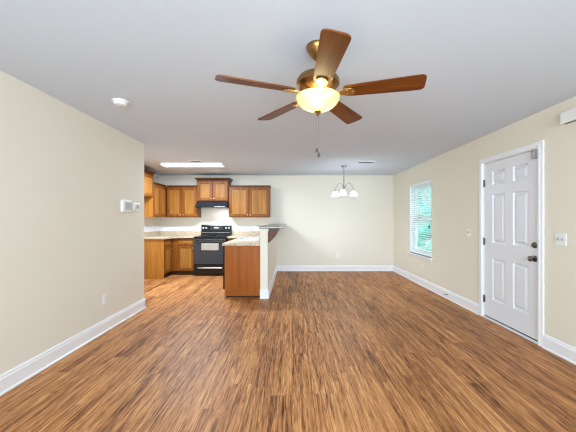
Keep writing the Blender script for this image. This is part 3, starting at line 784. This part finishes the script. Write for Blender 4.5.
# sink
ts = thing('kitchen_sink', 'double bowl stainless steel sink set into the peninsula countertop', 'sink', (PX1+(SX0+SX1)/2, YB+(SY0+SY1)/2, CT1))
hx, hy = (SX1-SX0)/2, (SY1-SY0)/2
mesh('rim', boxes((-hx-0.015, -hx+0.018, -hy-0.015, hy+0.015, 0.0005, 0.007), (hx-0.018, hx+0.015, -hy-0.015, hy+0.015, 0.0005, 0.007), (-hx+0.018, hx-0.018, -hy-0.015, -hy+0.018, 0.0005, 0.007),
     (-hx+0.018, hx-0.018, hy-0.018, hy+0.015, 0.0005, 0.007), (-hx+0.018, hx-0.018, -0.015, 0.015, 0.0005, 0.007)), M['steel'], ts)
for s in (-1, 1):
    y0, y1 = (-hy+0.012, -0.012) if s < 0 else (0.012, hy-0.012)
    x0, x1 = -hx+0.012, hx-0.012
    bm = B()
    rects = [(x0, x1, y0, y1, 0.001), (x0+0.01, x1-0.01, y0+0.01, y1-0.01, -0.17)]
    rs = [[bm.verts.new(p) for p in ((a, c, z), (b, c, z), (b, d, z), (a, d, z))] for a, b, c, d, z in rects]
    for k in range(4): bm.faces.new((rs[0][k], rs[0][(k+1) % 4], rs[1][(k+1) % 4], rs[1][k]))
    bm.faces.new(rs[1])
    bw = mesh('bowl', bm, M['steel'], ts)
    bm = B(); lathe(bm, [(0, 0.003), (0.035, 0.003), (0.042, 0.001), (0, 0.0005)], (0, (y0+y1)/2, -0.17), 18)
    mesh('drain', bm, M['dark_nickel'], bw, True)
tf = thing('kitchen_faucet', 'thin arched chrome faucet standing behind the peninsula sink', 'faucet', (PX1-0.088, 6.22, CT1))
bm = B(); lathe(bm, [(0, 0.0005), (0.028, 0.0005), (0.028, 0.012), (0.018, 0.03), (0.018, 0.07), (0.012, 0.08), (0, 0.08)], (0, 0, 0), 18)
mesh('base', bm, M['chrome'], tf, True)
pts = [(0, 0, 0.07), (0, 0, 0.18)]+[(-0.10+0.10*math.cos(a), 0, 0.18+0.09*math.sin(a)) for a in [math.pi*k/10 for k in range(1, 11)]]+[(-0.205, 0, 0.14)]
bm = B(); tube(bm, pts, 0.013, 10); mesh('spout', bm, M['nickel'], tf, True)
bm = B(); tube(bm, [(0, 0.015, 0.06), (0, 0.05, 0.085), (0, 0.085, 0.10)], 0.006, 8); mesh('lever', bm, M['chrome'], tf, True)

# raised bar top and its corbel
tb = thing('bar_top', 'dark speckled raised bar ledge capping the half wall', 'bar top', (-0.345, (4.92+YB)/2, 1.166))
bl = (YB-4.92)/2
mesh('slab', boxes((-0.20, 0.20, -bl, bl-0.002, 0.0, 0.036), bev=0.006), M['bar_top'], tb)
def corbel_bm():
    bm = B(); out = [(0, 0), (0.185, 0), (0.185, -0.028)]
    for k in range(1, 10):
        q = k/10; out.append((0.185-0.175*q+0.022*math.sin(math.pi*q), -0.028-0.215*q))
    out += [(0, -0.25)]
    a = [bm.verts.new((x, 0, z)) for x, z in out]; b = [bm.verts.new((x, 0.045, z)) for x, z in out]
    n = len(out); bm.faces.new(a); bm.faces.new(b)
    for k in range(n): bm.faces.new((a[k], a[(k+1) % n], b[(k+1) % n], b[k]))
    return bm
if True:
    cb = thing('corbel', 'dark wooden corbel bracing the raised bar ledge against the half wall', 'corbel', (-0.4035, 5.03, 1.165))
    mesh('bracket', corbel_bm(), M['corbel'], cb)
    mesh('top_plate', boxes((0.001, 0.195, -0.008, 0.053, -0.0105, -0.0005)), M['corbel'], cb)

# ------------------------------------------------------------------ range and hood
rg = thing('kitchen_range', 'black electric range with coil burners standing between the maple cabinets', 'range', (-1.908, YB-0.02, 0))
RW = 0.378; RF = -0.66
mesh('body', boxes((-RW, RW, RF+0.03, -0.02, 0.03, 0.895)), M['black_enamel'], rg)
mesh('cooktop', boxes((-RW-0.002, RW+0.002, RF-0.012, -0.02, 0.896, 0.918), bev=0.006), M['black_enamel'], rg)
for x, y, r in ((-0.19, -0.48, 0.095), (0.19, -0.48, 0.075), (-0.19, -0.2, 0.075), (0.19, -0.2, 0.095)):
    bm = B(); lathe(bm, [(0, 0.9185), (r+0.02, 0.9185), (r+0.022, 0.922), (r+0.012, 0.921), (0, 0.9195)], (x, y, 0), 28)
    pan = mesh('burner_pan', bm, M['black_matte'], rg, True)
    bm = B(); pts = []
    for k in range(90):
        a = k*0.25; rr = 0.015+(r-0.015)*k/89; pts.append((x+rr*math.cos(a), y+rr*math.sin(a), 0.929))
    tube(bm, pts, 0.0045, 6); mesh('coil', bm, M['black_matte'], pan, True)
bm = B()
pr = [(-0.085, 0.918), (-0.065, 1.16), (-0.055, 1.185), (-0.012, 1.19), (-0.012, 0.918)]
A = [bm.verts.new((-RW, y, z)) for y, z in pr]; Cc = [bm.verts.new((RW, y, z)) for y, z in pr]
for k in range(5): bm.faces.new((A[k], A[(k+1) % 5], Cc[(k+1) % 5], Cc[k]))
bm.faces.new(A); bm.faces.new(Cc)
bg_ = mesh('backguard', bm, M['black_enamel'], rg)
tl_ = Matrix.Rotation(R(85), 3, 'X')
for x in (-0.325, -0.25, 0.25, 0.325):
    bm = B(); lathe(bm, [(0, 0), (0.026, 0), (0.026, 0.006), (0.02, 0.01), (0.018, 0.026), (0, 0.028)], (x, -0.072, 1.10), 18, tl_)
    mesh('control_knob', bm, M['grey_plastic'], bg_, True, label='pale grey rimmed control knob')
mesh('clock_panel', boxes((-0.14, 0.16, -0.0755, -0.060, 1.06, 1.14)), M['oven_glass'], bg_)
mesh('clock_display', boxes((-0.05, 0.06, -0.0775, -0.0757, 1.09, 1.125)), M['screen'], bg_)
mesh('trim_strip', boxes((-RW+0.03, RW-0.03, -0.083, -0.070, 0.985, 0.993)), M['steel'], bg_)
od = mesh('oven_door', boxes((-RW+0.004, RW-0.004, RF, RF+0.028, 0.275, 0.865), bev=0.006), M['oven_glass'], rg)
mesh('oven_window', boxes((-0.20, 0.205, RF-0.003, RF+0.001, 0.60, 0.765), bev=0.0012), M['oven_mirror'], od, label='pale mirrored oven window')
mesh('window_border', boxes((-0.215, 0.22, RF-0.0015, RF+0.001, 0.585, 0.78)), M['black_enamel'], od)
bm = B(); tube(bm, [(-0.31, RF+0.002, 0.84), (-0.31, RF-0.04, 0.84), (0.31, RF-0.04, 0.84), (0.31, RF+0.002, 0.84)], 0.011, 10)
mesh('door_handle', bm, M['black_enamel'], od, True)
dr = mesh('storage_drawer', boxes((-RW+0.004, RW-0.004, RF, RF+0.028, 0.055, 0.262), bev=0.006), M['black_enamel'], rg)
bm = B(); 
pts = [(-0.28, RF+0.002, 0.185), (-0.27, RF-0.025, 0.19)]+[(-0.27+0.54*k/8, RF-0.028, 0.19) for k in range(1, 8)]+[(0.27, RF-0.025, 0.19), (0.28, RF+0.002, 0.185)]
tube(bm, pts, 0.016, 10); mesh('drawer_handle', bm, M['steel'], dr, True, label='bright steel drawer pull')
for sx_ in (-0.34, 0.34):
    for sy_ in (-0.58, -0.08):
        bm = B(); lathe(bm, [(0, 0.001), (0.018, 0.001), (0.015, 0.03), (0, 0.03)], (sx_, sy_, 0), 12)
        mesh('levelling_foot', bm, M['black_matte'], rg)
hd = thing('range_hood', 'dark blue black range hood under the cabinet over the range', 'range hood', (-1.928, YB, 1.60))
bm = B()
pr = [(-0.001, 0.0), (-0.50, 0.0), (-0.50, 0.045), (-0.36, 0.1655), (-0.001, 0.1655)]
A = [bm.verts.new((-0.374, y, z)) for y, z in pr]; Cc = [bm.verts.new((0.374, y, z)) for y, z in pr]
for k in range(5): bm.faces.new((A[k], A[(k+1) % 5], Cc[(k+1) % 5], Cc[k]))
bm.faces.new(A); bm.faces.new(Cc)
mesh('shell', bm, M['hood'], hd)
mesh('front_lip', boxes((-0.376, 0.376, -0.508, -0.5, 0.004, 0.042), bev=0.002), M['black_enamel'], hd)
mesh('control_strip', boxes((0.08, 0.33, -0.511, -0.5085, 0.014, 0.032)), M['steel'], hd, label='bright control strip')
mesh('filter', boxes((-0.25, 0.10, -0.44, -0.10, -0.004, -0.0005)), M['steel'], hd)
mesh('lamp_lens', boxes((0.15, 0.30, -0.40, -0.20, -0.004, -0.0005)), M['plastic'], hd)
area_light('hood_lamp', (-1.70, YB-0.30, 1.592), (0, 0, 0), 0.14, 0.19, 2.0, (0.9, 0.95, 1.0))
